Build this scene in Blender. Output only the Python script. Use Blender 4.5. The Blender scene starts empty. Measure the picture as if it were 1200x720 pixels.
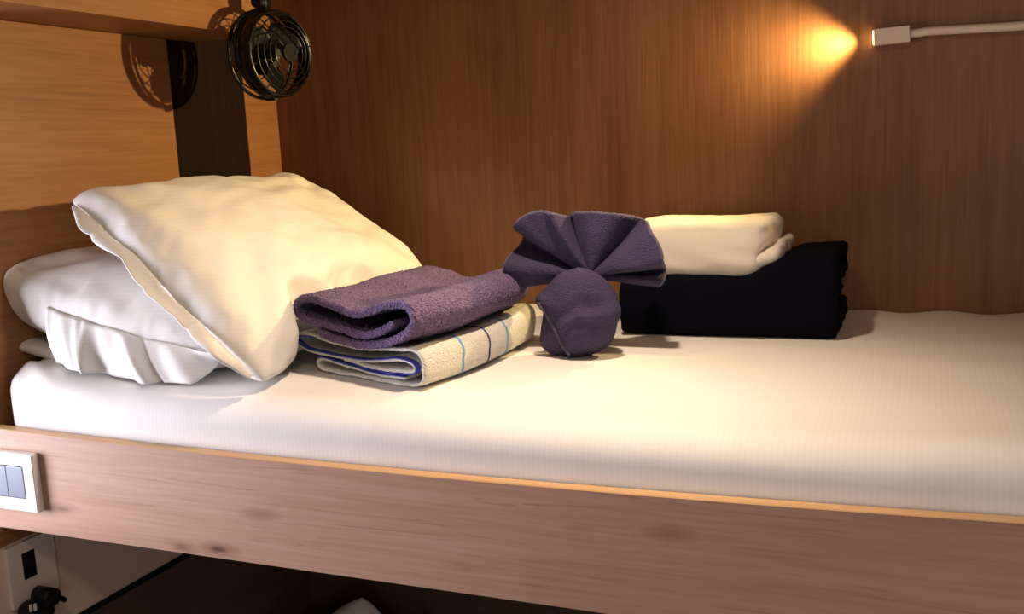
import bpy, bmesh, math, random
from mathutils import Vector, Matrix, noise
import numpy as np

# ------------------------------------------------------------------ camera, light, exposure
scene = bpy.context.scene
COL = scene.collection
F_PX = 1160.3
YAW, PITCH, ROLL = math.radians(22.94), math.radians(9.14), math.radians(-2.71)
CAM = Vector((0.0, -1.1243, 0.4243))
fwd = Vector((-math.sin(YAW) * math.cos(PITCH), math.cos(YAW) * math.cos(PITCH), -math.sin(PITCH)))
rgt = Vector((math.cos(YAW), math.sin(YAW), 0))
upv = rgt.cross(fwd)
R2 = rgt * math.cos(ROLL) + upv * math.sin(ROLL)
U2 = upv * math.cos(ROLL) - rgt * math.sin(ROLL)
cd = bpy.data.cameras.new('camera'); cd.sensor_width = 36; cd.lens = 36 * F_PX / 1200
cd.clip_start = .02
cam = bpy.data.objects.new('camera', cd); COL.objects.link(cam)
cam.matrix_world = Matrix(((R2.x, U2.x, -fwd.x, CAM.x), (R2.y, U2.y, -fwd.y, CAM.y), (R2.z, U2.z, -fwd.z, CAM.z), (0, 0, 0, 1)))
scene.camera = cam

def at(px, py, **k):
    """world point where the ray of a 1200x720 photo pixel meets the plane x=, y= or z="""
    r = R2 * ((px - 600) / F_PX) - U2 * ((py - 360) / F_PX) + fwd
    (a, v), = k.items(); i = 'xyz'.index(a)
    return CAM + r * ((v - CAM[i]) / r[i])

vs = scene.view_settings
vs.view_transform = 'Standard'; vs.look = 'None'; vs.gamma = 1; vs.use_curve_mapping = False
vs.exposure = 0.0
world = bpy.data.worlds.new('world'); scene.world = world; world.use_nodes = True
bg = world.node_tree.nodes['Background']; bg.inputs[0].default_value = (.62, .72, 1, 1); bg.inputs[1].default_value = .5

XE, YB, ZM = -1.43, .88, .08          # end wall, back wall, mattress top
XR = .62                              # far (right) end of the bunk
WARM = (1.0, .70, .30)

def light(name, kind, loc, aim, energy, color, **k):
    l = bpy.data.lights.new(name, kind); l.energy = energy; l.color = color
    for a, v in k.items(): setattr(l, a, v)
    o = bpy.data.objects.new(name, l); COL.objects.link(o); o.location = loc
    o.rotation_euler = (Vector(aim) - Vector(loc)).to_track_quat('-Z', 'Y').to_euler()
    return o
# daylight entering through the window in the room's left wall
light('window_daylight', 'AREA', (-2.06, -.52, .06), (-1.2, -.05, .03), 9.5, (.90, .87, 1.0), shape='RECTANGLE', size=.56, size_y=.62, spread=math.radians(100))
# added frontal fill, brightens the panel below the bunk; no known source
light('rear_fill_light', 'AREA', (.75, -2.50, .15), (-.9, 0, -.1), 5.5, (1, .88, .82), shape='RECTANGLE', size=.9, size_y=.9)
# the room's own ceiling lamp behind the camera
light('room_ceiling_light', 'AREA', (.2, -1.5, 1.50), (.1, -1.3, 0), 9, (1, .72, .46), shape='DISK', size=.3)

# ------------------------------------------------------------------ helpers
def link(o, parent=None):
    COL.objects.link(o)
    if parent is not None:
        o.parent = parent
        o.matrix_parent_inverse = Matrix.Translation(-Vector(parent.location))
    return o
def mesh_obj(name, verts, faces, mat, parent=None, smooth=True, subsurf=0):
    me = bpy.data.meshes.new(name)
    me.from_pydata([tuple(v) for v in verts], [], faces); me.update()
    bm = bmesh.new(); bm.from_mesh(me); bmesh.ops.recalc_face_normals(bm, faces=bm.faces); bm.to_mesh(me); bm.free()
    if smooth: me.polygons.foreach_set('use_smooth', [True] * len(me.polygons))
    me.materials.append(mat)
    o = bpy.data.objects.new(name, me); link(o, parent)
    if subsurf:
        m = o.modifiers.new('sub', 'SUBSURF'); m.levels = m.render_levels = subsurf
    return o
def bm_obj(name, bm, mat, parent=None, smooth=False):
    me = bpy.data.meshes.new(name); bm.to_mesh(me); bm.free(); me.materials.append(mat)
    if smooth: me.polygons.foreach_set('use_smooth', [True] * len(me.polygons))
    o = bpy.data.objects.new(name, me); return link(o, parent)
def box(name, lo, hi, mat, parent=None, bevel=0.0, seg=2):
    bm = bmesh.new(); bmesh.ops.create_cube(bm, size=1)
    for v in bm.verts:
        v.co = Vector([(lo[i] + hi[i]) / 2 + v.co[i] * (hi[i] - lo[i]) for i in range(3)])
    if bevel: bmesh.ops.bevel(bm, geom=bm.edges[:], offset=bevel, segments=seg, profile=.7, affect='EDGES')
    return bm_obj(name, bm, mat, parent)
def tag(o, label, cat, group=None):
    o['label'] = label; o['category'] = cat
    if group: o['group'] = group
    return o
def struct(o, label=None, cat=None):
    o['kind'] = 'structure'
    if label: o['label'] = label; o['category'] = cat
    return o
def thing(name, loc, label, cat, group=None):
    o = bpy.data.objects.new(name, None); COL.objects.link(o); o.location = loc; o.empty_display_size = .05
    return tag(o, label, cat, group)
def cyl(name, p0, p1, r, mat, parent=None, seg=20, r2=None, smooth=True):
    p0, p1 = Vector(p0), Vector(p1); d = p1 - p0
    bm = bmesh.new()
    bmesh.ops.create_cone(bm, cap_ends=True, segments=seg, radius1=r, radius2=r if r2 is None else r2, depth=d.length)
    M = Matrix.Translation((p0 + p1) / 2) @ d.to_track_quat('Z', 'Y').to_matrix().to_4x4()
    bmesh.ops.transform(bm, matrix=M, verts=bm.verts)
    o = bm_obj(name, bm, mat, parent, smooth)
    if smooth:
        for p in o.data.polygons:
            if len(p.vertices) > 4: p.use_smooth = False
    return o
def sweep(name, pts, r, mat, parent=None, seg=8, closed=False):
    """round tube through points; r a number or one radius for each point"""
    pts = [Vector(p) for p in pts]; n = len(pts); V = []; Fc = []
    T = [(pts[(i + 1) % n] - pts[i - 1]) if closed else (pts[min(i + 1, n - 1)] - pts[max(i - 1, 0)]) for i in range(n)]
    T = [t.normalized() for t in T]
    N = T[0].orthogonal().normalized()
    for i in range(n):
        N = (N - T[i] * N.dot(T[i])).normalized(); B = T[i].cross(N)
        rr = r[i] if isinstance(r, (list, tuple)) else r
        for k in range(seg):
            a = 2 * math.pi * k / seg
            V.append(pts[i] + (N * math.cos(a) + B * math.sin(a)) * rr)
    for i in range(n if closed else n - 1):
        j = (i + 1) % n
        for k in range(seg):
            l = (k + 1) % seg
            Fc.append((i * seg + k, i * seg + l, j * seg + l, j * seg + k))
    if not closed:
        Fc.append(tuple(range(seg))[::-1]); Fc.append(tuple((n - 1) * seg + k for k in range(seg)))
    return mesh_obj(name, V, Fc, mat, parent)
def smoothpath(P, n):
    """Catmull-Rom through P, resampled to n equally spaced points"""
    P = [np.array(p, float) for p in P]; Q = [2 * P[0] - P[1]] + P + [2 * P[-1] - P[-2]]; out = []
    for i in range(1, len(Q) - 2):
        for t in np.linspace(0, 1, 16, endpoint=False):
            a, b, c, d = Q[i - 1:i + 3]
            out.append(.5 * (2 * b + (c - a) * t + (2 * a - 5 * b + 4 * c - d) * t * t + (3 * b - a - 3 * c + d) * t ** 3))
    out.append(P[-1]); out = np.array(out)
    L = np.r_[0, np.cumsum(np.linalg.norm(np.diff(out, axis=0), axis=1))]
    s = np.linspace(0, L[-1], n)
    return np.stack([np.interp(s, L, out[:, k]) for k in range(out.shape[1])], 1)
def fbm(p, s, o=3):
    return noise.fractal(Vector(p) * s, .8, 2.0, o, noise_basis='PERLIN_ORIGINAL')
def sstep(a, b, x):
    t = min(1, max(0, (x - a) / (b - a))); return t * t * (3 - 2 * t)

# ------------------------------------------------------------------ materials
def mat(name):
    m = bpy.data.materials.new(name); m.use_nodes = True
    nt = m.node_tree; b = nt.nodes['Principled BSDF']
    return m, nt, b
def nd(nt, t, **k):
    n = nt.nodes.new(t)
    for a, v in k.items():
        if a in n.inputs: n.inputs[a].default_value = v
        else: setattr(n, a, v)
    return n
def ramp(nt, stops, fac):
    r = nt.nodes.new('ShaderNodeValToRGB'); e = r.color_ramp.elements
    while len(e) < len(stops): e.new(.5)
    for el, (p, c) in zip(e, stops): el.position = p; el.color = (*c, 1)
    nt.links.new(fac, r.inputs[0]); return r
def plain(name, color, rough=.5, metal=0.0, spec=.5):
    m, nt, b = mat(name); b.inputs['Base Color'].default_value = (*color, 1)
    b.inputs['Roughness'].default_value = rough; b.inputs['Metallic'].default_value = metal
    b.inputs['Specular IOR Level'].default_value = spec
    return m
def wood(name, grain, dark, mid, lite, rough=.42, knots=False, stretch=1.0, seed=0.0, spec=.35):
    """laminate: broad figure, fine pores and faint cathedral bands drawn out along one axis"""
    m, nt, b = mat(name); L = nt.links.new
    tc = nd(nt, 'ShaderNodeTexCoord')
    def mapped(along, across):
        s = [across] * 3; s['xyz'.index(grain)] = along
        mp = nd(nt, 'ShaderNodeMapping'); mp.inputs['Scale'].default_value = s; mp.inputs['Location'].default_value = (seed, seed * .7, seed * 1.3)
        L(tc.outputs['Object'], mp.inputs[0]); return mp.outputs[0]
    n1 = nd(nt, 'ShaderNodeTexNoise', Scale=1.0, Detail=4.0, Roughness=.55, Distortion=.6); L(mapped(.9 * stretch, 9), n1.inputs['Vector'])
    n2 = nd(nt, 'ShaderNodeTexNoise', Scale=1.0, Detail=3.0, Roughness=.6); L(mapped(7 * stretch, 210), n2.inputs['Vector'])
    n3 = nd(nt, 'ShaderNodeTexNoise', Scale=1.0, Detail=2.0, Roughness=.5, Distortion=1.2); L(mapped(2.2 * stretch, 46), n3.inputs['Vector'])
    a = nd(nt, 'ShaderNodeMath', operation='MULTIPLY_ADD'); L(n2.outputs[0], a.inputs[0]); a.inputs[1].default_value = .42
    a2 = nd(nt, 'ShaderNodeMath', operation='MULTIPLY_ADD'); L(n3.outputs[0], a2.inputs[0]); a2.inputs[1].default_value = .34
    a3 = nd(nt, 'ShaderNodeMath', operation='MULTIPLY'); L(n1.outputs[0], a3.inputs[0]); a3.inputs[1].default_value = .5
    L(a3.outputs[0], a2.inputs[2]); L(a2.outputs[0], a.inputs[2])
    r = ramp(nt, [(.36, dark), (.56, mid), (.80, lite)], a.outputs[0])
    col = r.outputs[0]
    if knots:
        v = nd(nt, 'ShaderNodeTexVoronoi', Scale=1.0, feature='F1'); v.inputs['Randomness'].default_value = 1.0
        L(mapped(5.5, 17), v.inputs['Vector'])
        kr = ramp(nt, [(.03, (.30, .20, .17)), (.11, (.72, .64, .60)), (.26, (1, 1, 1))], v.outputs['Distance'])
        sel = nd(nt, 'ShaderNodeTexNoise', Scale=1.0, Detail=0.0); L(mapped(3.1, 8), sel.inputs['Vector'])
        sr = ramp(nt, [(.50, (0, 0, 0)), (.58, (1, 1, 1))], sel.outputs[0])
        mx = nd(nt, 'ShaderNodeMixRGB', blend_type='MULTIPLY'); L(sr.outputs[0], mx.inputs[0]); L(col, mx.inputs[1]); L(kr.outputs[0], mx.inputs[2])
        n4 = nd(nt, 'ShaderNodeTexNoise', Scale=1.0, Detail=2.0, Distortion=2.0); L(mapped(3.4, 95), n4.inputs['Vector'])
        cr = ramp(nt, [(.30, (.50, .40, .36)), (.365, (1, 1, 1))], n4.outputs[0])
        mx2 = nd(nt, 'ShaderNodeMixRGB', blend_type='MULTIPLY'); mx2.inputs[0].default_value = .4
        L(mx.outputs[0], mx2.inputs[1]); L(cr.outputs[0], mx2.inputs[2]); col = mx2.outputs[0]
    L(col, b.inputs['Base Color'])
    b.inputs['Roughness'].default_value = rough; b.inputs['Specular IOR Level'].default_value = spec
    bp = nd(nt, 'ShaderNodeBump', Strength=.12, Distance=.001); L(n2.outputs[0], bp.inputs['Height']); L(bp.outputs[0], b.inputs['Normal'])
    return m
def sheet(name, color, axis='x', pitch=.0075):
    """white satin-stripe cotton"""
    m, nt, b = mat(name); L = nt.links.new
    tc = nd(nt, 'ShaderNodeTexCoord')
    w = nd(nt, 'ShaderNodeTexWave', wave_type='BANDS', bands_direction=axis.upper(), Scale=.314 / pitch, Distortion=.25)
    w.inputs['Detail Scale'].default_value = 2
    L(tc.outputs['Object'], w.inputs['Vector'])
    r = ramp(nt, [(.35, tuple(c * .975 for c in color)), (.65, color)], w.outputs[1])
    L(r.outputs[0], b.inputs['Base Color'])
    b.inputs['Roughness'].default_value = .72; b.inputs['Specular IOR Level'].default_value = .25
    b.inputs['Sheen Weight'].default_value = .08
    n = nd(nt, 'ShaderNodeTexNoise', Scale=22.0, Detail=4.0, Roughness=.5); L(tc.outputs['Object'], n.inputs['Vector'])
    bp = nd(nt, 'ShaderNodeBump', Strength=.16, Distance=.004); L(n.outputs[0], bp.inputs['Height'])
    L(bp.outputs[0], b.inputs['Normal'])
    return m
def terry(name, color, lite, scale=420, bump=.9, sheen=.3):
    m, nt, b = mat(name); L = nt.links.new
    tc = nd(nt, 'ShaderNodeTexCoord')
    n = nd(nt, 'ShaderNodeTexNoise', Scale=float(scale), Detail=3.0, Roughness=.65); L(tc.outputs['Object'], n.inputs['Vector'])
    v = nd(nt, 'ShaderNodeTexVoronoi', Scale=scale * .9); L(tc.outputs['Object'], v.inputs['Vector'])
    g = nd(nt, 'ShaderNodeTexNoise', Scale=14.0, Detail=2.0); L(tc.outputs['Object'], g.inputs['Vector'])
    mul = nd(nt, 'ShaderNodeMath', operation='MULTIPLY_ADD'); L(g.outputs[0], mul.inputs[0]); mul.inputs[1].default_value = .3; L(n.outputs[0], mul.inputs[2])
    r = ramp(nt, [(.42, color), (.86, lite)], mul.outputs[0]); L(r.outputs[0], b.inputs['Base Color'])
    b.inputs['Roughness'].default_value = .95; b.inputs['Specular IOR Level'].default_value = .08
    b.inputs['Sheen Weight'].default_value = sheen; b.inputs['Sheen Roughness'].default_value = .6
    ad = nd(nt, 'ShaderNodeMath', operation='SUBTRACT'); L(n.outputs[0], ad.inputs[0]); L(v.outputs['Distance'], ad.inputs[1])
    bp = nd(nt, 'ShaderNodeBump', Strength=bump, Distance=.005); L(ad.outputs[0], bp.inputs['Height']); L(bp.outputs[0], b.inputs['Normal'])
    return m

WD, WMID, WL = (.130, .053, .020), (.208, .090, .036), (.28, .131, .057)
M_WALL = wood('brown laminate vertical grain', 'z', WD, WMID, WL, rough=.40)
M_END = wood('brown laminate horizontal grain', 'y', (.18, .076, .028), (.28, .122, .045), (.36, .172, .068), rough=.45, seed=3.0)
M_RAIL = wood('knotty oak laminate', 'x', (.35, .200, .130), (.44, .258, .175), (.52, .325, .235), rough=.5, knots=True, seed=1.7)
M_EDGE = wood('lighter oak top edge', 'x', (.42, .25, .11), (.52, .32, .15), (.60, .39, .20), rough=.35, seed=5.0)  # lighter, more orange oak for the rail's upward faces
M_DARK = wood('dark wenge laminate', 'z', (.010, .0055, .0045), (.016, .009, .007), (.022, .0125, .010), rough=.8, spec=.05)
M_LOWDARK = wood('dark and shade darkened laminate', 'y', (.07, .04, .03), (.11, .064, .048), (.15, .09, .066), rough=.6)  # dark panel colour; on the lower back wall it stands in for shade
M_BEIGE = plain('pale beige laminate', (.80, .64, .55), .6)
M_SHEET = sheet('white striped cotton sheet', (.80, .78, .75), 'x')
M_CASE = sheet('white striped pillowcase', (.83, .81, .78), 'z', .006)
M_WHITE_COTTON = sheet('cream cotton sheet', (.80, .74, .66), 'x', .004)
M_PURPLE = terry('purple terry', (.088, .054, .155), (.31, .205, .43), 360, 1.0, .12)
M_PURPLE2 = terry('slate purple terry', (.042, .033, .098), (.100, .078, .180), 520, .8, .05)
M_HEM = terry('lilac grey hem thread', (.075, .066, .125), (.16, .14, .22), 700, .5, .1)
M_TWHITE = terry('cream white terry', (.62, .59, .54), (.84, .81, .75), 480, .6, .2)
M_NAVY = terry('navy black fleece', (.0016, .0020, .0060), (.0036, .0042, .0115), 600, .4, .0)
M_BLUE = plain('royal blue woven band', (.055, .065, .36), .9, spec=.1)
M_LBLUE = plain('light blue woven stripe', (.14, .38, .60), .9, spec=.1)
M_DBLUE = plain('navy woven stripe', (.05, .055, .20), .9, spec=.1)
M_WHITEPL = plain('white plastic', (.80, .80, .82), .35)
M_SOCKET = plain('pale grey socket plastic', (.82, .74, .70), .45)
M_LAMPW = plain('cream white lamp enamel', (.76, .62, .48), .35)
M_GREYPL = plain('blue grey switch plastic', (.19, .23, .30), .35)
M_BLACK = plain('black enamel', (.004, .004, .005), .22, spec=.3)
M_BLACKPL = plain('black plastic', (.006, .006, .007), .45, spec=.25)
M_CHROME = plain('chrome', (.6, .6, .62), .15, 1.0)
M_PAINT = plain('off white room paint', (.55, .52, .48), .8)
M_FLOOR = wood('grey brown floor', 'x', (.10, .07, .05), (.15, .11, .08), (.2, .15, .11))
m, nt, b = mat('lamp diffuser'); b.inputs['Emission Color'].default_value = (*WARM, 1); b.inputs['Emission Strength'].default_value = 12; M_GLOW = m
m, nt, b = mat('downlight diffuser'); b.inputs['Emission Color'].default_value = (1, .74, .45, 1); b.inputs['Emission Strength'].default_value = 4; M_GLOW2 = m

# ------------------------------------------------------------------ the setting
struct(box('floor', (-2.6, -2.6, -1.22), (1.6, .95, -1.15), M_FLOOR))
struct(box('ceiling', (-2.6, -2.6, 1.55), (1.6, .95, 1.62), M_PAINT))
struct(box('wall_back', (XE - .03, YB, -.15), (XR + .03, YB + .05, 1.55), M_WALL))
struct(box('wall_back_lower', (XE - .03, YB, -1.15), (XR + .03, YB + .05, -.15), M_LOWDARK))  # same laminate as above, its colour darkened for the shade under the bunk
bm = bmesh.new()
for lo, hi in (((-2.2, -2.6, -1.15), (.25, -2.55, 1.55)), ((1.25, -2.6, -1.15), (1.6, -2.55, 1.55)), ((.25, -2.6, -1.15), (1.25, -2.55, -.35)), ((.25, -2.6, .65), (1.25, -2.55, 1.55))):
    g = bmesh.ops.create_cube(bm, size=1)
    for v in g['verts']: v.co = Vector([(lo[i] + hi[i]) / 2 + v.co[i] * (hi[i] - lo[i]) for i in range(3)])
struct(bm_obj('wall_front', bm, M_PAINT))
wn = struct(box('added_window', (.25, -2.59, -.35), (.30, -2.55, .65), M_WHITEPL))  # added frame around the rear fill light, not a known window
box('window_frame', (1.20, -2.59, -.35), (1.25, -2.55, .65), M_WHITEPL, wn); box('window_frame', (.30, -2.59, -.35), (1.20, -2.55, -.30), M_WHITEPL, wn)
box('window_frame', (.30, -2.59, .60), (1.20, -2.55, .65), M_WHITEPL, wn)
struct(box('wall_right', (1.55, -2.55, -1.15), (1.6, .95, 1.55), M_PAINT))
struct(box('wall_far_end', (XR, 0.0, -1.15), (XR + .03, YB, 1.55), M_END))
bm = bmesh.new()
for lo, hi in (((-2.2, -2.55, -1.15), (-2.1, -1.0, 1.55)), ((-2.2, -.24, -1.15), (-2.1, .95, 1.55)), ((-2.2, -1.0, -1.15), (-2.1, -.24, -.28)), ((-2.2, -1.0, .52), (-2.1, -.24, 1.55))):
    g = bmesh.ops.create_cube(bm, size=1)
    for v in g['verts']: v.co = Vector([(lo[i] + hi[i]) / 2 + v.co[i] * (hi[i] - lo[i]) for i in range(3)])
struct(bm_obj('wall_room', bm, M_PAINT))
wn = struct(box('window_1', (-2.18, -1.0, -.28), (-2.12, -.95, .52), M_WHITEPL))
box('window_frame', (-2.18, -.29, -.28), (-2.12, -.24, .52), M_WHITEPL, wn); box('window_frame', (-2.18, -.95, -.28), (-2.12, -.29, -.23), M_WHITEPL, wn)
box('window_frame', (-2.18, -.95, .47), (-2.12, -.29, .52), M_WHITEPL, wn)

# end wall at the head of the bed: two lit boards with a dark inset panel between them
yl = at(205, 150, x=XE).y; yr = at(291, 165, x=XE).y
we = struct(box('wall_left', (XE - .05, 0, -.20), (XE - .02, YB, 1.55), M_DARK))
box('headboard_panel', (XE - .02, 0.0, -.165), (XE, yl, .674), M_END, we, .001)
box('corner_strip', (XE - .02, yr, -.165), (XE, YB, 1.0), M_END, we, .001)
box('inset_panel', (XE - .02, yl, -.165), (XE - .003, yr, 1.0), M_DARK, we)
# below the bunk: ledger, pale panel, dark trim, dark panel
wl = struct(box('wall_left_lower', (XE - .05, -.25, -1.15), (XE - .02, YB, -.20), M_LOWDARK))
box('ledger_strip', (XE - .02, -.25, -.200), (XE + .004, .80, -.166), M_END, wl, .001)
box('pale_panel', (XE - .02, -.25, -.386), (XE, YB, -.200), M_BEIGE, wl)
box('dark_trim', (XE - .02, -.25, -.398), (XE + .003, YB, -.386), M_BLACKPL, wl)

bm_ = thing('overhead_beam', (XE + .0775, .44, .675), 'wide wooden beam box running above the pillows under the upper bunk', 'beam')
box('beam_body', (XE - .02, -.02, .675), (XE + .155, .615, 1.03), M_END, bm_, .0012)
ub = thing('upper_bunk', ((XE + XR) / 2, .44, 1.03), 'upper bunk base and rail overhead above the made bed', 'bunk')
box('bunk_base', (XE - .02, .0, 1.03), (XR, YB, 1.07), M_WALL, ub)
box('side_rail', (XE - .02, -.02, 1.03), (XR, .0, 1.19), M_RAIL, ub, .001)

# made bunk: rail with a very slight bow, base under the mattress
bb = thing('bunk_bed', ((XE + XR) / 2, .4, -.165), 'wooden bunk with knotty oak side rail carrying the made bed', 'bunk')
bow = lambda x: -.0042 + .0115 * ((x + .62) / .75) ** 2 if x < .13 else .0073
V = []; Fc = []; NX = 60
for i in range(NX + 1):
    x = XE - .05 + (XR - XE + .05) * i / NX; z = bow(x)
    e = .0012
    for (y, zz) in ((0, -.165), (0, z - e), (e, z), (.0195 - e, z), (.0195, z - e), (.0195, -.165)): V.append((x, y, zz))
for i in range(NX):
    for k in range(6):
        l = (k + 1) % 6; Fc.append((i * 6 + k, i * 6 + l, i * 6 + 6 + l, i * 6 + 6 + k))
Fc += [tuple(range(6)), tuple(NX * 6 + k for k in range(6))]
rail = mesh_obj('side_rail', V, Fc, M_RAIL, bb, smooth=False)
rail.data.materials.append(M_EDGE)
for p in rail.data.polygons:
    if p.normal.z > .4: p.material_index = 1
box('bed_base', (XE, .0195, -.150), (XR, YB, -.062), M_WALL, bb)

# ------------------------------------------------------------------ mattress
def softbox(lo, hi, r, step, fn=None):
    """rounded box as a dense quad mesh; r = (rx, ry, rz) edge radii; fn moves the points"""
    lo, hi = np.array(lo), np.array(hi); c = (lo + hi) / 2; h = (hi - lo) / 2; r = np.array(r)
    n = [max(4, int(round(2 * h[i] / step[i]))) for i in range(3)]
    g = []
    for i in range(3):
        t = np.linspace(-1, 1, n[i] + 1)
        # denser toward the rounded edges
        k = min(.9, r[i] / h[i]); w = np.sign(t) * (1 - (1 - abs(t)) ** (1 + .6 * k)); g.append(w * h[i])
    V = []; idx = {}; Fc = []
    def vid(a):
        if a not in idx:
            q = np.array([g[i][a[i]] for i in range(3)]); inn = np.clip(q, -(h - r), h - r); d = (q - inn) / r
            L = np.linalg.norm(d)
            if L > 1e-9:
                m = np.max(abs(d)); d = d / L * m
            p = Vector(c + inn + d * r)
            if fn: p = fn(p)
            idx[a] = len(V); V.append(p)
        return idx[a]
    for ax in range(3):
        u, v = [i for i in range(3) if i != ax]
        for s in (0, n[ax]):
            for i in range(n[u]):
                for j in range(n[v]):
                    q = []
                    for (di, dj) in ((0, 0), (1, 0), (1, 1), (0, 1)):
                        a = [0, 0, 0]; a[ax] = s; a[u] = i + di; a[v] = j + dj; q.append(vid(tuple(a)))
                    Fc.append(q if s else q[::-1])
    return V, Fc
lift = lambda x: .028 * sstep(-1.16, -1.40, x)
def mat_fn(p):
    p.y = min(p.y, .8765)
    top = sstep(-.02, .07, p.z)
    edge = sstep(.22, .02, p.y)
    p.z += top * (.0035 * fbm((p.x * .9, p.y * 1.6, 0), 2.0, 3) - .010 * edge * sstep(-1.1, -.35, p.x) * sstep(.25, -.15, p.x))
    p.z += top * .003 * sstep(.80, .87, p.y) * math.sin(p.x * 31 + 2 * math.sin(p.x * 7))
    p.y += (1 - sstep(.2, .5, p.y)) * .0022 * fbm((p.x, p.z * .5, 3), 5.0, 2)
    p.z += top * lift(p.x)
    # pulled creases at the head-end front corner
    k = math.exp(-((p.x + 1.37) / .05) ** 2) * math.exp(-((p.y - .05) / .08) ** 2)
    p.z += k * .004 * math.sin(p.y * 150 + p.x * 60)
    return p
mt = thing('mattress', ((XE + XR) / 2, .44, -.06), 'mattress in a white striped fitted sheet on the bunk', 'mattress')
V, Fc = softbox((-1.421, .0225, -.061), (XR - .01, .925, ZM), (.045, .05, .045), (.012, .012, .014), mat_fn)
mesh_obj('fitted_sheet', V, Fc, M_SHEET, mt)
# loose sheet edge rolled under the pillows at the head end
pts = [at(2, 400, y=.085), at(30, 408, y=.085), at(60, 417, y=.09), at(90, 424, y=.10), at(120, 430, y=.12), at(150, 433, y=.15)]
P = smoothpath([tuple(p) for p in pts], 30); V = []; Fc = []
for i, p in enumerate(P):
    k = 1 - .5 * i / 29
    for (dy, dz) in ((.10, -.002), (.05, .006), (.02, .007), (.006, .004), (0, -.002), (.004, -.009), (.02, -.014)): V.append(Vector(p) + Vector((0, dy, dz * k)))
for i in range(29):
    for k in range(6): Fc.append((i * 7 + k, i * 7 + k + 1, i * 7 + 8 + k, i * 7 + 7 + k))
o = mesh_obj('sheet_edge_fold', V, Fc, M_SHEET, mt); sd = o.modifiers.new('s', 'SOLIDIFY'); sd.thickness = .002

# ------------------------------------------------------------------ pillows
def pillow_sim(n=52, frames=24, press=1.6, seed=1, aspect=1.35, sizes=1.0):
    """inflate two sewn squares of cloth: gives the drawn-in seams and puckers of a real pillow"""
    verts = []; faces = []; idx = {}
    for side in (0, 1):
        for i in range(n + 1):
            for j in range(n + 1):
                edge = i in (0, n) or j in (0, n)
                if side and edge: idx[1, i, j] = idx[0, i, j]; continue
                idx[side, i, j] = len(verts)
                x = i / n - .5; y = (j / n - .5) * aspect
                z = 0 if edge else (.012 if side == 0 else -.012) + .006 * noise.noise((x * 9 + seed, y * 9, side * 7))
                verts.append((x, y, z))
    for side in (0, 1):
        for i in range(n):
            for j in range(n):
                q = [idx[side, i, j], idx[side, i + 1, j], idx[side, i + 1, j + 1], idx[side, i, j + 1]]
                faces.append(q if side == 0 else q[::-1])
    me = bpy.data.meshes.new('pillow_cloth'); me.from_pydata(verts, [], faces)
    o = bpy.data.objects.new('pillow_cloth', me); COL.objects.link(o)
    m = o.modifiers.new('c', 'CLOTH'); s = m.settings
    s.quality = 6; s.mass = .3; s.tension_stiffness = 40; s.compression_stiffness = 40; s.shear_stiffness = 20; s.bending_stiffness = .05
    s.use_pressure = True; s.uniform_pressure_force = press; s.air_damping = 3; s.effector_weights.gravity = 0
    m.point_cache.frame_end = frames
    for fr in range(1, frames + 1): scene.frame_set(fr)
    ev = o.evaluated_get(bpy.context.evaluated_depsgraph_get())
    P = [v.co.copy() for v in ev.data.vertices]
    bpy.data.objects.remove(o); bpy.data.meshes.remove(me); scene.frame_set(1)
    zx = max(abs(p.z) for p in P)
    return [(p.x * 2, p.y * 2 / aspect, p.z / zx) for p in P], faces
def pillow_mesh(sim, A, B, C, D, tf, tb, bend=0.0, wr=.004, seed=0.0, floor=None, post=None, rc=.07):
    """A/B top front/back corner, D/C bottom front/back; tf and tb: bulge to the front and back side"""
    A, B, C, D = map(Vector, (A, B, C, D)); P, faces = sim
    nrm = ((D - A).cross(B - A)).normalized()
    if nrm.z < 0: nrm = -nrm
    V = []
    for (u, v, w) in P:
        u, v = u * (1 + .07 * (1 - v * v)), v * (1 + .07 * (1 - u * u))
        u, v = u * (1 - rc * abs(v) ** 5), v * (1 - rc * abs(u) ** 5)
        w = math.copysign(abs(w) ** .75, w)
        s, t = (u + 1) / 2, (v + 1) / 2      # s: top -> bottom, t: front -> back
        p = (A * (1 - t) + B * t) * (1 - s) + (D * (1 - t) + C * t) * s
        k = max(0, 1 - u * u) * max(0, 1 - v * v)
        off = (tf if w > 0 else tb) * w + bend * (1 - u * u)
        r = fbm((u * 1.3 + seed, v * 1.3, w), 1.6, 3) * wr * 2.2
        # drawn folds running in from the corners
        for (cu, cv) in ((-1, -1), (1, -1), (1, 1), (-1, 1)):
            du, dv = u - cu, v - cv; rr = math.hypot(du, dv); ang = math.atan2(dv, du)
            r += wr * math.exp(-((rr - .55) / .42) ** 2) * math.sin(ang * 11 + seed * 3 + cu + 2 * fbm((u, v, seed), 2.0, 2))
        r += .0045 * math.exp(-((u - .55) / .4) ** 2 - ((v + .72) / .3) ** 2) * math.sin(13 * (.8 * u + 1.3 * v) + 3 * fbm((u, v, 4), 1.5, 2)) + .002 * math.exp(-((u + .6) / .3) ** 2) * math.sin(22 * u + 3 * v + 3 * fbm((u, v, 9), 1.2, 2))
        p = p + nrm * (off + r * (.35 + .65 * k))
        if post: p = post(p, u, v, w)
        if floor is not None:
            fl = floor(p.x) if callable(floor) else floor
            if p.z < fl + .02: p.z = fl + .02 * math.exp((p.z - fl - .02) / .02) if p.z > fl - .2 else fl
        V.append(p)
    return V, faces
SIM = pillow_sim()
SIM2 = pillow_sim(seed=5, press=1.3)

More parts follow.
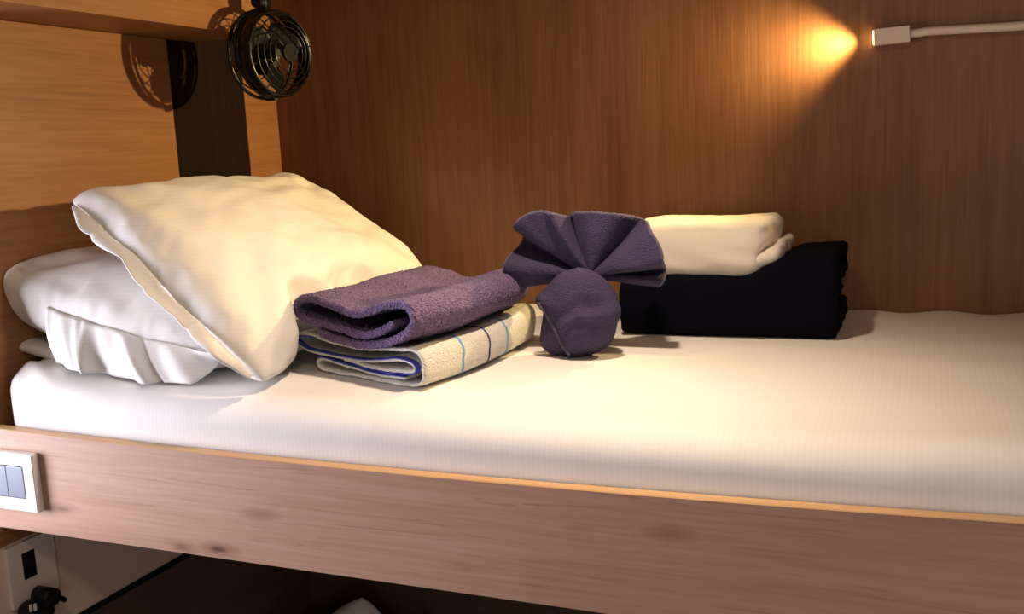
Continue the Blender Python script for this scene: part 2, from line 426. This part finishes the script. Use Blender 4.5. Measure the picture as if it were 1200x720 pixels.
def post1(p, u, v, w):
    if p.x < XE + .004: p.x = XE + .004
    return p
def post2(p, u, v, w):                      # the towel stack leans against this pillow and dents it
    p = post1(p, u, v, w)
    r = p - Vector((-.957, .212, 0)); ex = Vector((.297, -.098, 0)).normalized(); s_ = r.dot(ex) + .008; d_ = r.dot(Vector((.313, .95, 0)))
    if s_ > 0: p = p - ex * (s_ * sstep(-.03, .01, d_) * sstep(.27, .21, p.z))
    return p
NS = 52
pl2 = thing('pillow', (-1.22, .38, ZM), 'white pillow underneath, squeezed flat between mattress and headboard', 'pillow', 'pillows on the made bunk')
V2, Fc = pillow_mesh(SIM2, (-1.475, .045, .245), (-1.45, .68, .25), (-1.00, .70, .115), (-1.02, .085, .125), .078, .125, .0, .005, 2.0, lambda x: ZM + .003 + lift(x), post1, .035)
pl1 = thing('pillow', (-1.1, .4, ZM), 'big plump white pillow leaning on the one behind, next to folded towels', 'pillow', 'pillows on the made bunk')
V1, Fc = pillow_mesh(SIM, (-1.305, .075, .385), (-1.325, .72, .372), (-.955, .77, .115), (-.893, .018, .086), .095, .06, .010, .006, 0.0, lambda x: ZM + .003 + lift(x), post2, .05)
from mathutils.bvhtree import BVHTree
bv = BVHTree.FromPolygons(V1, Fc); cen = sum(V1, Vector()) / len(V1); lo_, no_, _, _ = bv.find_nearest(cen); sg = 1 if (cen - lo_).dot(no_) < 0 else -1
for k, p in enumerate(V2):                      # the lower pillow gives way under the upper one
    lo_, no_, _, _ = bv.find_nearest(p)
    if (p - lo_).dot(no_) * sg < .002: V2[k] = lo_ + no_ * sg * .002
mesh_obj('pillowcase', V2, Fc, M_CASE, pl2, subsurf=1)
mesh_obj('pillowcase', V1, Fc, M_CASE, pl1, subsurf=1)
# open hem of the pillowcase along the near edge
def strip(name, top, bot, n, m, mat_, parent, thick=.0016, fold=None):
    T = smoothpath([tuple(p) for p in top], n); Bt = smoothpath([tuple(p) for p in bot], n); V = []; Fc = []
    for i in range(n):
        for j in range(m + 1):
            s = j / m; p = Vector(T[i]) * (1 - s) + Vector(Bt[i]) * s
            if fold: p = p + fold(i / (n - 1), s)
            V.append(p)
    for i in range(n - 1):
        for j in range(m): Fc.append((i * (m + 1) + j, i * (m + 1) + j + 1, (i + 1) * (m + 1) + j + 1, (i + 1) * (m + 1) + j))
    o = mesh_obj(name, V, Fc, mat_, parent)
    sd = o.modifiers.new('s', 'SOLIDIFY'); sd.thickness = thick; sd.offset = 0
    return o

seam = [V1[i * (NS + 1)] for i in range(2, NS - 1)]
strip('pillowcase_hem', seam, [p + Vector((-.004, -.024 - .003 * math.sin(k * .35), -.010 + .003 * math.sin(k * .5))) * min(1, .25 + k / 7, .2 + (len(seam) - k) / 9) for k, p in enumerate(seam)], 60, 6, M_CASE, pl1, .002,
      lambda i, s: Vector((0, 0, .006 * math.sin(s * 3.14) * math.sin(i * 9))))
seam = [V2[i * (NS + 1)] for i in range(16, NS - 4)]
fb = []
for k, p in enumerate(seam):
    t = k / (len(seam) - 1)
    fb.append(Vector((p.x + .004 + .04 * t, p.y - .010 - .007 * math.sin(t * 11), max(ZM + .004 + lift(p.x), p.z - .10 * sstep(1.02, .86, t)))))
strip('pillowcase_flap', seam, fb, 80, 12, M_CASE, pl2, .002,
      lambda i, s: Vector((.016 * math.sin(i * 13 + 2 * i * i) * s, (.010 * math.sin(i * 16 + 5 * i * i + 1.2 * s) + .005 * math.sin(i * 41 + s)) * s ** .7 - .008 * math.sin(s * 3.14), 0)))

# ------------------------------------------------------------------ folded towels
def ribbon(name, path, th, frame, depth, mat_, parent, npath=150, nd_=60, wob=.0, fuzz=.0, seed=0.0, side=0.0, srange=(0, 1), rnd=True, prof=None):
    """a thick sheet whose folded profile (s, h) is drawn out along its depth. frame(s, h, d) -> world"""
    P = smoothpath(path, npath)
    T = np.gradient(P, axis=0); T /= np.linalg.norm(T, axis=1)[:, None]; N = np.stack([-T[:, 1], T[:, 0]], 1)
    i0, i1 = int(srange[0] * (npath - 1)), int(srange[1] * (npath - 1))
    P = P[i0:i1 + 1]; N = N[i0:i1 + 1]; T = T[i0:i1 + 1]
    P = P + N * side
    h = th / 2
    ring = [(P[i], N[i] * h) for i in range(len(P))]
    loop = []
    for i in range(len(P)): loop.append((P[i] + N[i] * h, i))
    if rnd: loop.append((P[-1] + N[-1] * h * .6 + T[-1] * h * .8, len(P) - 1)); loop.append((P[-1] - N[-1] * h * .6 + T[-1] * h * .8, len(P) - 1))
    for i in range(len(P) - 1, -1, -1): loop.append((P[i] - N[i] * h, i))
    if rnd: loop.append((P[0] - N[0] * h * .6 - T[0] * h * .8, 0)); loop.append((P[0] + N[0] * h * .6 - T[0] * h * .8, 0))
    nl = len(loop); d0, d1 = depth; ds = np.linspace(d0, d1, nd_ + 1); V = []; Fc = []
    cen = [P[i] for i in range(len(P))]
    for k, d in enumerate(ds):
        for (q, i) in loop:
            c = cen[i]
            w = Vector((noise.noise((c[0] * 14 + seed, c[1] * 30, d * 9)), noise.noise((c[0] * 14, c[1] * 30 + 9 + seed, d * 9)))) * wob
            e = noise.noise((c[0] * 40 + seed, c[1] * 80, 5.5)) * wob * 1.2 if k in (0, nd_) else 0
            s_, h_ = q[0] + w.x, q[1] + w.y
            if k in (0, nd_):      # round the cut edge a little
                s_ = c[0] + w.x + (q[0] - c[0]) * .62; h_ = c[1] + w.y + (q[1] - c[1]) * .62
            p = frame(s_, h_, d + e)
            if fuzz: p = p + noise.noise_vector(p * 330) * fuzz + noise.noise_vector(p * 120) * fuzz * .6
            V.append(p)
    for k in range(nd_):
        for a in range(nl):
            b_ = (a + 1) % nl
            Fc.append((k * nl + a, k * nl + b_, (k + 1) * nl + b_, (k + 1) * nl + a))
    # end caps: quads between both faces of the sheet
    n = len(P); lo = list(range(n)); off = 2 if rnd else 0
    for base in (0, nd_ * nl):
        for i in range(n - 1):
            Fc.append((base + i, base + i + 1, base + (2 * n + off - 1) - i - 1, base + (2 * n + off - 1) - i))
        if rnd:
            Fc.append((base + n - 1, base + n, base + n + 1, base + n + 2)); Fc.append((base + 2 * n + 2, base + 2 * n + 3, base, base + 2 * n + 1))
    return mesh_obj(name, V, Fc, mat_, parent)

OX = Vector((-.957, .212, 0)); EX = Vector((.297, -.098, 0)).normalized(); EY = Vector((.105, .995, 0)).normalized()
def fr_white(s, h, d):
    k = d / .375
    bulge = .016 * math.sin(math.pi * min(1, max(0, k))) * sstep(.15, .31, s)
    hh = h * (1 + .10 * k * sstep(.1, .3, s))
    return OX + EX * (s + bulge - .012 * k * k) + EY * d + Vector((0, 0, ZM + .0015 + max(hh, -.0005)))
white_path = [(.262, .0125), (.2, .0125), (.13, .0165), (.09, .0215), (.066, .0225), (.056, .0155), (.066, .0065), (.11, .0042), (.2, .0036), (.272, .0038), (.296, .010), (.303, .030),
              (.300, .050), (.283, .0575), (.23, .0525), (.17, .0485), (.10, .0515), (.045, .0575), (.012, .0575), (.003, .0500), (.014, .0405), (.035, .0325), (.08, .0305), (.15, .0290), (.21, .0335), (.255, .0385),
              (.280, .0365), (.286, .0300), (.276, .0235), (.24, .0215), (.18, .0225), (.125, .0265)]
wt = thing('folded_towel', OX + EX * .15 + EY * .17 + Vector((0, 0, ZM)), 'cream white towel with blue border folded under the purple towel', 'towel', 'folded towels')
ribbon('towel_cloth', white_path, .0056, fr_white, (0, .375), M_TWHITE, wt, 260, 60, .0022, .0007, 1.0)
ribbon('blue_border', white_path, .0016, fr_white, (-.0022, .010), M_BLUE, wt, 260, 4, .0022, 0, 1.0, side=.0030, srange=(.60, .985), rnd=False)
ribbon('blue_border', white_path, .0016, fr_white, (-.0022, .010), M_BLUE, wt, 260, 4, .0022, 0, 1.0, side=-.0030, srange=(.0, .165), rnd=False)
for d, m_ in ((.092, M_LBLUE), (.168, M_DBLUE), (.232, M_LBLUE)):
    ribbon('stripe', white_path, .0008, fr_white, (d, d + .0045), m_, wt, 260, 3, .0022, 0, 1.0, side=-.0034, srange=(.20, .50), rnd=False)

def fr_purple(s, h, d):
    k = d / .365
    bulge = .020 * math.sin(math.pi * min(1, max(0, k)) * .9) * sstep(.12, .29, s)
    base = .0605 + .004 * sstep(.2, .3, s) - .009 * math.exp(-((s - .16) / .07) ** 2)
    hh = h * (1 + .03 * math.sin(k * 3)) - .006 * math.exp(-((d - .12) / .07) ** 2) * sstep(.03, .06, h)
    return OX + EX * (s * .985 + .017 + bulge - .01 * k * k) + EY * (d - .012) + Vector((0, 0, ZM + .0015 + base + hh))
purple_path = [(.062, .0085), (.11, .0060), (.17, .0065), (.225, .0095), (.262, .0175), (.280, .034), (.279, .052), (.262, .066), (.228, .0665), (.185, .0570), (.14, .0530), (.09, .0580), (.045, .0620),
               (.014, .0560), (.004, .0430), (.013, .0310), (.05, .0250), (.10, .0225), (.155, .0225), (.20, .0265), (.238, .034)]
pt = thing('folded_towel', OX + EX * .15 + EY * .17 + Vector((0, 0, ZM + .064)), 'fluffy purple bath towel folded on top of the cream towel', 'towel', 'folded towels')
ribbon('towel_cloth', purple_path, .0125, fr_purple, (0, .365), M_PURPLE, pt, 330, 190, .004, .0021, 4.0)

# ------------------------------------------------------------------ towel folded into a fan
FY = .43
fc = Vector((-.515, FY, .208))
tf_ = thing('fan_folded_towel', (-.53, .40, ZM), 'slate purple towel folded into a pleated fan above a rounded pouch', 'towel', 'folded towels')
# outline of the fan: (angle in degrees, radius, depth offset toward the camera)
fanpts = [(190, .122, -.012), (181, .142, .022), (170, .143, .026), (161, .144, -.020), (153, .146, -.024), (146, .151, .018), (133, .142, .026), (122, .128, .030), (116.5, .117, .034), (114.5, .104, -.016),
          (108, .105, -.012), (92, .103, .004), (76, .105, .012), (62, .112, .004), (51, .116, -.026), (44, .121, -.022), (33, .128, .012), (20, .132, .022), (10, .128, .020), (5, .120, -.014), (0, .120, -.012), (-4, .123, .010), (-9, .112, -.004)]
FP = smoothpath(fanpts, 150)
V = []; Fc = []; nr = 26
for i, (a, R, dep) in enumerate(FP):
    a = math.radians(a)
    for j in range(nr + 1):
        t = .08 + .92 * j / nr; r = R * t
        yoff = -dep * t ** .8 * 1.25 + .012 * t * t
        p = fc + Vector((math.cos(a) * r, yoff, math.sin(a) * r))
        p += noise.noise_vector(p * 25) * .0018 + noise.noise_vector(p * 330) * .0005
        V.append(p)
for i in range(len(FP) - 1):
    for j in range(nr): Fc.append((i * (nr + 1) + j, i * (nr + 1) + j + 1, (i + 1) * (nr + 1) + j + 1, (i + 1) * (nr + 1) + j))
rim = [V[i * (nr + 1) + nr].copy() for i in range(len(FP))]
o = mesh_obj('pleated_fan', V, Fc, M_PURPLE2, tf_); sd = o.modifiers.new('s', 'SOLIDIFY'); sd.thickness = .0065; sd.offset = 0
# whip-stitched rim: one loop of thread after another
V = []; Fc = []
RR = smoothpath([tuple(p) for p in rim], 150)
sweep('stitched_edge', [Vector(p) + noise.noise_vector(Vector(p) * 400) * .0008 for p in RR], [.0030 + .0008 * (i % 2) for i in range(150)], M_HEM, tf_, 6)
# pouch: outline read from the photograph at the pouch's own distance
PY = .398
def outline(pts):
    W = [at(x, y, y=PY) for x, y in pts]; return smoothpath([(p.x, p.z) for p in W + [W[0]]], 97)[:-1]
def pillowy(name, O, cx, cz, y0, dfront, dback, mat_, relief=None, power=2.2, nr=22):
    V = []; Fc = []; n = len(O)
    for sgn, dep in ((-1, dfront), (1, dback)):
        for j in range(nr + 1):
            t = math.sin(math.pi / 2 * j / nr)
            for i in range(n):
                x = cx + (O[i][0] - cx) * t; z = cz + (O[i][1] - cz) * t
                y = y0 + sgn * dep * max(0, 1 - t ** power) ** .55
                if relief and sgn < 0: y -= relief(x, z) * (1 - t ** 8)
                p = Vector((x, y, max(z, ZM + .0012))); V.append(p + noise.noise_vector(p * 330) * .0006 + noise.noise_vector(p * 40) * .0012 * (1 - t))
    for h in (0, 1):
        b0 = h * (nr + 1) * n
        for j in range(nr):
            for i in range(n):
                k = (i + 1) % n; Fc.append((b0 + j * n + i, b0 + j * n + k, b0 + (j + 1) * n + k, b0 + (j + 1) * n + i))
    b1 = (nr + 1) * n
    for i in range(n):
        k = (i + 1) % n; Fc.append((nr * n + i, nr * n + k, b1 + nr * n + k, b1 + nr * n + i))
    o = mesh_obj(name, V, Fc, mat_, tf_)
    bm = bmesh.new(); bm.from_mesh(o.data); bmesh.ops.remove_doubles(bm, verts=bm.verts, dist=1e-5); bmesh.ops.recalc_face_normals(bm, faces=bm.faces); bm.to_mesh(o.data); bm.free()
    return o
O1 = outline([(680, 316), (706, 326), (722, 345), (724, 372), (716, 402), (694, 416), (667, 418), (643, 413), (634, 399), (637, 372), (640, 350), (655, 328)])
pillowy('pouch', O1, at(682, 366, y=PY).x, at(682, 366, y=PY).z, PY, .046, .040, M_PURPLE2)
O2 = outline([(681, 312), (697, 316), (713, 327), (723, 345), (731, 363), (723, 384), (711, 404), (692, 412), (676, 417), (668, 408), (658, 390), (646, 368), (633, 348), (645, 334), (659, 320)])
A_, B_, C_ = [at(x, y, y=PY) for x, y in ((660, 381), (695, 364), (731, 363))]
def wrap_relief(x, z):
    # a ridge where the lower flap folds over the dome, and soft hollows above and below it
    k = sstep(A_.x - .03, B_.x, x); zr = A_.z + (B_.z - A_.z) * sstep(A_.x, B_.x, x)
    d = z - zr
    return .0075 * math.exp(-(d / .008) ** 2) * k - .0045 * math.exp(-((d - .018) / .012) ** 2) * k + .004 * math.exp(-((d + .03) / .02) ** 2) - .004 * math.exp(-((x - B_.x - .006 + .3 * d) / .012) ** 2) * sstep(0, .02, d)
pillowy('outer_wrap', O2, at(688, 362, y=PY).x, at(688, 362, y=PY).z, PY - .014, .043, .012, M_PURPLE2, wrap_relief, 2.6)
cx, cz = at(688, 362, y=PY).x, at(688, 362, y=PY).z
def near(px, py):
    w = at(px, py, y=PY); return min(range(96), key=lambda i: (O2[i][0] - w.x) ** 2 + (O2[i][1] - w.z) ** 2)
ia, ib = sorted((near(676, 417), near(633, 348))); V = []; Fc = []; m_ = 7
for i in range(ia, ib + 1):
    for k in range(m_):
        t = .80 + .215 * k / (m_ - 1); x = cx + (O2[i][0] - cx) * t; z = cz + (O2[i][1] - cz) * t
        y = PY - .014 - .043 * max(0, 1 - min(t, 1) ** 2.6) ** .55 - wrap_relief(x, z) * (1 - min(t, 1) ** 8) - .0055 * (1 if 0 < k < m_ - 1 else -.1)
        q = Vector((x, y, max(z, ZM + .0015))); V.append(q + noise.noise_vector(q * 330) * .0005)
n_ = ib - ia + 1
for i in range(n_ - 1):
    for k in range(m_ - 1): Fc.append((i * m_ + k, i * m_ + k + 1, (i + 1) * m_ + k + 1, (i + 1) * m_ + k))
mesh_obj('hem', V, Fc, M_HEM, tf_)

# ------------------------------------------------------------------ navy blanket and cream sheet on it
def fr_navy(s, h, d):
    x = -.508 + d
    sag = 1 - .27 * sstep(-.20, -.30, x) - .02 * math.sin(x * 20)
    return Vector((x + .004 * fbm((s * 3, h * 6, 1), 5), .562 + s, ZM + .0015 + h * .95 * sag))
navy_path = [(.25, .030), (.10, .030), (.05, .036), (.040, .070), (.060, .092), (.12, .098), (.25, .098), (.272, .112), (.262, .128), (.22, .1405), (.06, .1435), (.022, .135), (.013, .10), (.012, .05), (.022, .016), (.06, .0125), (.27, .0125)]
nv = thing('folded_blanket', (-.31, .69, ZM), 'thick navy black blanket folded flat against the back wall', 'blanket')
ribbon('blanket_cloth', navy_path, .0235, fr_navy, (0, .372), M_NAVY, nv, 130, 70, .002, .0008, 2.0)
ribbon('blanket_inner_fold', [(.25, .060), (.10, .062), (.075, .072), (.10, .076), (.25, .077)], .012, fr_navy, (.01, .366), M_NAVY, nv, 50, 40, .002, .0008, 6.0)

ws = thing('folded_sheet', (-.36, .69, .2), 'cream white cotton sheet folded and laid on the navy blanket', 'sheet')
def ws_fn(dx0, seed):
    def fn(p):
        k = sstep(.62, .585, p.y)
        # front droops over the blanket's edge, right end gathers into a pinch
        e = sstep(-.29, -.235, p.x)
        p.z += .0035 * fbm((p.x * 2, p.y * 2, seed), 5, 3) + .012 * e * sstep(.21, .18, p.z) - .005 * sstep(-.45, -.52, p.x)
        p.x += e * (.010 * fbm((p.y * 3, p.z * 6, seed), 4, 2) - .020 * sstep(.255, .215, p.z) * sstep(.185, .225, p.z) * sstep(.68, .58, p.y))
        p.y += .006 * fbm((p.x * 2, p.z * 5, seed + 4), 4, 2) + .010 * e
        return p
    return fn
V, Fc = softbox((-.512, .574, .1835), (-.247, .80, .2805), (.016, .030, .034), (.006, .007, .005), ws_fn(0, 1.0))
mesh_obj('upper_layers', V, Fc, M_WHITE_COTTON, ws)
V, Fc = softbox((-.49, .582, .196), (-.226, .80, .2285), (.012, .03, .0165), (.006, .007, .004), lambda p: p + Vector((.004 * fbm((p.y * 5, p.z * 9, 2), 5, 2), 0, .016 * sstep(-.27, -.225, p.x) + .003 * fbm((p.x * 4, p.y * 4, 0), 5, 2))))
mesh_obj('lower_layer', V, Fc, M_WHITE_COTTON, ws)

# ------------------------------------------------------------------ reading lamp
lt = at(1024, 44.5, y=.864); lh = at(1066.5, 39.7, y=.864); 
rl = thing('reading_lamp', (.40, YB, .585), 'cream gooseneck reading lamp with a short block head lighting the back wall', 'lamp')
ax = (lh - lt).normalized(); side_ = Vector((0, 1, 0)); side_ = (side_ - ax * side_.dot(ax)).normalized(); up_ = ax.cross(side_)
if up_.z < 0: up_ = -up_
def lamp_box(name, a0, a1, hw, hh, mat_, bev, seg=3):
    bm = bmesh.new(); bmesh.ops.create_cube(bm, size=1)
    for v in bm.verts:
        q = v.co.copy(); v.co = lt + ax * (a0 + (q.x + .5) * (a1 - a0)) + side_ * (q.y * 2 * hw) + up_ * (q.z * 2 * hh)
    bmesh.ops.bevel(bm, geom=bm.edges[:], offset=bev, segments=seg, profile=.6, affect='EDGES')
    return bm_obj(name, bm, mat_, rl)
Lh = (lh - lt).length
lamp_box('lamp_head', 0, Lh, .011, .0148, M_LAMPW, .0022)
lamp_box('diffuser', -.0012, .0008, .009, .0122, M_GLOW, .0004, 1)
gp = [lh - ax * .004, lh + ax * .012, at(1090, 36.5, y=.864), at(1133, 34, y=.864), at(1200, 30, y=.864), (.24, .864, .596), (.33, .866, .592), (.40, .868, .588)]
GP = smoothpath([tuple(p) for p in gp], 60)
sweep('gooseneck', GP, .0080, M_LAMPW, rl, 12)
cyl('wall_mount', (.40, YB, .588), (.40, .856, .588), .026, M_LAMPW, rl, 32)
light('reading_lamp_light', 'SPOT', lt - ax * .003, lt - ax * 1.0 + Vector((0, -.52, -.06)), 66, WARM, spot_size=math.radians(114), spot_blend=1.0, shadow_soft_size=.010).parent = None

# ------------------------------------------------------------------ clip-on fan
FC = at(316, 64, y=.565)
fn = thing('clip_fan', (FC.x, FC.y, .76), 'small black caged fan hanging from the beam above the pillows', 'fan')
fa = Vector((.985, -.17, -.02)).normalized(); fs = Vector((0, 0, 1)).cross(fa).normalized(); fu = fa.cross(fs)
def fp(r, ang, d): return FC + fs * (r * math.cos(ang)) + fu * (r * math.sin(ang)) + fa * d
def ring(name, r, d, tube, mat_=M_BLACK, n=56, parent=None):
    return sweep(name, [fp(r, 2 * math.pi * i / n, d) for i in range(n)], tube, mat_, parent or fn, 7, True)
RF = .0835
cage = sweep('front_cage', [fp(RF, 2 * math.pi * i / 64, 0) for i in range(64)], .0035, M_BLACK, fn, 8, True)
dome = lambda r: .030 + .026 * math.sqrt(max(0, 1 - (r / RF) ** 2))
for r in (.073, .061, .049, .037): ring('cage_ring', r, dome(r), .0014, parent=cage)
ring('cage_ring', RF, .013, .0022, parent=cage)
for k in range(6):
    a = 2 * math.pi * k / 6 + .2
    sweep('cage_wire', [fp(r, a + .25 * (1 - r / RF), dome(r)) for r in np.linspace(.018, RF - .002, 14)], .0013, M_BLACK, cage, 6)
cyl('cage_badge', fp(0, 0, .052), fp(0, 0, .058), .018, M_BLACK, cage, 28)
back = sweep('back_cage', [fp(RF + .001, 2 * math.pi * i / 64, -.024) for i in range(64)], .0035, M_BLACK, fn, 8, True)
dback = lambda r: -.026 - .026 * math.sqrt(max(0, 1 - (r / RF) ** 2))
for r in (.066, .048): ring('cage_ring', r, dback(r), .0014, parent=back)
for k in range(4):
    a = 2 * math.pi * k / 4 + .6
    sweep('cage_wire', [fp(r, a, dback(r) if r < RF else -.024) for r in np.linspace(.02, RF, 12)], .0013, M_BLACK, back, 6)
cyl('motor_housing', fp(0, 0, -.058), fp(0, 0, -.012), .036, M_BLACKPL, fn, 28, .040)
V = []; Fc = []
for i in range(64):
    for (r, d) in ((RF + .0008, .000), (RF + .0015, .008), (RF + .0005, .030), (RF - .003, .034), (RF - .005, .030), (RF - .003, .000)): V.append(fp(r, 2 * math.pi * i / 64, d))
for i in range(64):
    for k in range(6): Fc.append((i * 6 + k, i * 6 + (k + 1) % 6, ((i + 1) % 64) * 6 + (k + 1) % 6, ((i + 1) % 64) * 6 + k))
mesh_obj('drum_band', V, Fc, M_BLACK, fn)
cyl('hub', fp(0, 0, -.010), fp(0, 0, .018), .017, M_BLACKPL, fn, 24, .013)
for k in range(3):
    a0 = 2 * math.pi * k / 3 + .5; V = []; Fc = []; n1, n2 = 12, 10
    for i in range(n1 + 1):
        t = i / n1; r = .012 + .064 * t; half = (.35 + .5 * math.sin(math.pi * min(1, t * 1.05)) ** .7) * (.9 if t < .9 else .75)
        for j in range(n2 + 1):
            w = j / n2 * 2 - 1; V.append(fp(r, a0 + half * w + .25 * t, .004 - .014 * w))
    for i in range(n1):
        for j in range(n2): Fc.append((i * (n2 + 1) + j, i * (n2 + 1) + j + 1, (i + 1) * (n2 + 1) + j + 1, (i + 1) * (n2 + 1) + j))
    o = mesh_obj('blade', V, Fc, M_BLACKPL, fn); sd = o.modifiers.new('s', 'SOLIDIFY'); sd.thickness = .0014
# yoke, tilt knob and clamp above the fan
sweep('bracket', [fp(RF + .003, math.radians(a), -.006) for a in np.linspace(10, 170, 30)], .0042, M_BLACK, fn, 8)
topp = fp(RF + .003, math.pi / 2, -.006)
sweep('neck', [topp, topp + Vector((0, 0, .018)), topp + Vector((-.004, 0, .040)), Vector((XE + .185, FC.y, .79)), Vector((XE + .165, FC.y, .80))], .008, M_BLACKPL, fn, 12)
box('clamp', (XE + .156, FC.y - .022, .765), (XE + .172, FC.y + .022, .835), M_BLACKPL, fn, .003)
cyl('tilt_knob', topp + Vector((-.006, -.018, .014)), topp + Vector((-.006, .018, .014)), .0115, M_BLACKPL, fn, 20)
kp = fp(RF + .001, math.radians(5), -.006)
cyl('side_screw', fp(RF - .004, 0, .006), fp(RF + .013, 0, .006), .006, M_CHROME, fn, 16)
cyl('cage_clip', fp(RF + .001, -math.pi / 2, -.016), fp(RF + .001, -math.pi / 2, .010), .006, M_BLACKPL, fn, 10)

# ------------------------------------------------------------------ switch on the rail
sw = thing('light_switch', (-1.37, 0, -.078), 'white framed double light switch on the side rail', 'switch')
x1, z0, z1 = -1.320, -.1245, -.0270; x0 = x1 - .122
bm = bmesh.new()
def quad_frame(bm, outer, inner, y0, y1):
    (a0, b0, a1, b1), (c0, d0, c1, d1) = outer, inner
    oo = [(a0, b0), (a1, b0), (a1, b1), (a0, b1)]; ii = [(c0, d0), (c1, d0), (c1, d1), (c0, d1)]
    vo0 = [bm.verts.new((x, y0, z)) for x, z in oo]; vi0 = [bm.verts.new((x, y0, z)) for x, z in ii]
    vo1 = [bm.verts.new((x, y1, z)) for x, z in oo]; vi1 = [bm.verts.new((x, y1, z)) for x, z in ii]
    for k in range(4):
        l = (k + 1) % 4
        for q in ((vo0[k], vo0[l], vi0[l], vi0[k]), (vo1[k], vi1[k], vi1[l], vo1[l]), (vo0[k], vo1[k], vo1[l], vo0[l]), (vi0[k], vi0[l], vi1[l], vi1[k])): bm.faces.new(q)
    bmesh.ops.recalc_face_normals(bm, faces=bm.faces)
quad_frame(bm, (x0, z0, x1, z1), (x0 + .022, z0 + .021, x1 - .022, z1 - .021), 0, -.0145)
bmesh.ops.bevel(bm, geom=[e for e in bm.edges], offset=.0012, segments=2, affect='EDGES')
bm_obj('faceplate', bm, M_WHITEPL, sw)
box('backing', (x0 + .02, -.0045, z0 + .02), (x1 - .02, 0, z1 - .02), M_BLACKPL, sw)
xs = x1 - .0235 - .036
for (a, b_) in ((x1 - .0235 - .0365, x1 - .0235), (x0 + .0235, x1 - .0235 - .0375)):
    o = box('rocker', (a, -.0145, z0 + .0225), (b_, -.004, z1 - .0225), M_GREYPL, sw, .001)

# ------------------------------------------------------------------ socket and plug under the bunk
so = thing('power_socket', (XE, .06, -.29), 'pale square socket plate on the panel under the bunk', 'socket')
pa = at(6, 645, x=XE + .006)
box('socket_plate', (XE, pa.y, -.315), (XE + .008, pa.y + .098, -.205), M_SOCKET, so, .0015)
s0 = at(25, 650, x=XE + .008); s1 = at(43.3, 673.3, x=XE + .008)
box('switch_hole', (XE + .006, s0.y, s1.z), (XE + .0095, s1.y, s0.z), M_BLACKPL, so, .0008)
pg = thing('power_plug', (XE + .008, pa.y + .055, -.30), 'black plug with a cable in the socket below the bunk', 'plug')
pcn = at(46, 712, x=XE + .03)
V, Fc = softbox((XE + .008, pcn.y - .034, pcn.z - .03), (XE + .045, pcn.y + .026, pcn.z + .017), (.012, .02, .018), (.005, .005, .005))
mesh_obj('plug_body', V, Fc, M_BLACKPL, pg)
cap = at(58, 697, x=XE + .04)
cyl('plug_pin_cover', (XE + .012, cap.y, cap.z - .004), (XE + .050, cap.y, cap.z - .004), .0155, M_BLACKPL, pg, 24)
cyl('plug_tab', (XE + .040, cap.y + .01, cap.z - .006), (XE + .046, cap.y + .026, cap.z - .022), .0045, M_BLACKPL, pg, 12)
for dx in (0, 1):
    q = at(36.5 + 5 * dx, 713 - dx, x=XE + .046)
    box('contact_mark', (XE + .044, q.y - .0022, q.z - .006), (XE + .0465, q.y + .0022, q.z + .006), M_WHITEPL, pg)
sweep('cable', [(XE + .03, pcn.y - .01, pcn.z - .028), (XE + .04, pcn.y - .015, pcn.z - .08), (XE + .03, pcn.y - .03, pcn.z - .2), (XE + .03, pcn.y - .06, -.7)], .0035, M_BLACKPL, pg, 8)

# ------------------------------------------------------------------ lower bunk, seen in the gap under the rail
ZL = -.86
lb = thing('lower_bunk', ((XE + XR) / 2, .44, -1.15), 'lower bunk bed in shadow beneath the rail', 'bunk')
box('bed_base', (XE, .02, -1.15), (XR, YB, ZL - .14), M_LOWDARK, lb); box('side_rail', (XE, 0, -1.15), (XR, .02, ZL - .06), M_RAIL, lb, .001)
lm = thing('lower_mattress', ((XE + XR) / 2, .44, ZL - .14), 'white sheeted mattress on the lower bunk', 'mattress')
V, Fc = softbox((XE + .01, .024, ZL - .139), (XR - .01, .874, ZL), (.04, .04, .04), (.05, .04, .03)); mesh_obj('fitted_sheet', V, Fc, M_SHEET, lm)
lp = thing('pillow', (-1.1, .5, ZL), 'pillow on the lower bunk, only a rounded corner showing under the rail', 'pillow')
V, Fc = pillow_mesh(SIM, at(420, 684, y=.72), at(640, 860, y=.78), at(430, 1000, y=.60), at(215, 840, y=.62), .05, .05, 0, .004, 3.0, ZL)
mesh_obj('pillowcase', V, Fc, M_CASE, lp, subsurf=1)

# downlight under the upper bunk, above the mattress
dl = thing('downlight', (-.42, .10, 1.03), 'small round downlight under the upper bunk', 'light')
cyl('rim', (-.42, .10, 1.022), (-.42, .10, 1.03), .045, M_WHITEPL, dl, 32); cyl('diffuser', (-.42, .10, 1.0205), (-.42, .10, 1.0218), .036, M_GLOW2, dl, 32)
light('downlight_beam', 'SPOT', (-.42, .10, 1.015), (-.56, .07, 0), 56, (1, .755, .53), spot_size=math.radians(114), spot_blend=1.0, shadow_soft_size=.03)
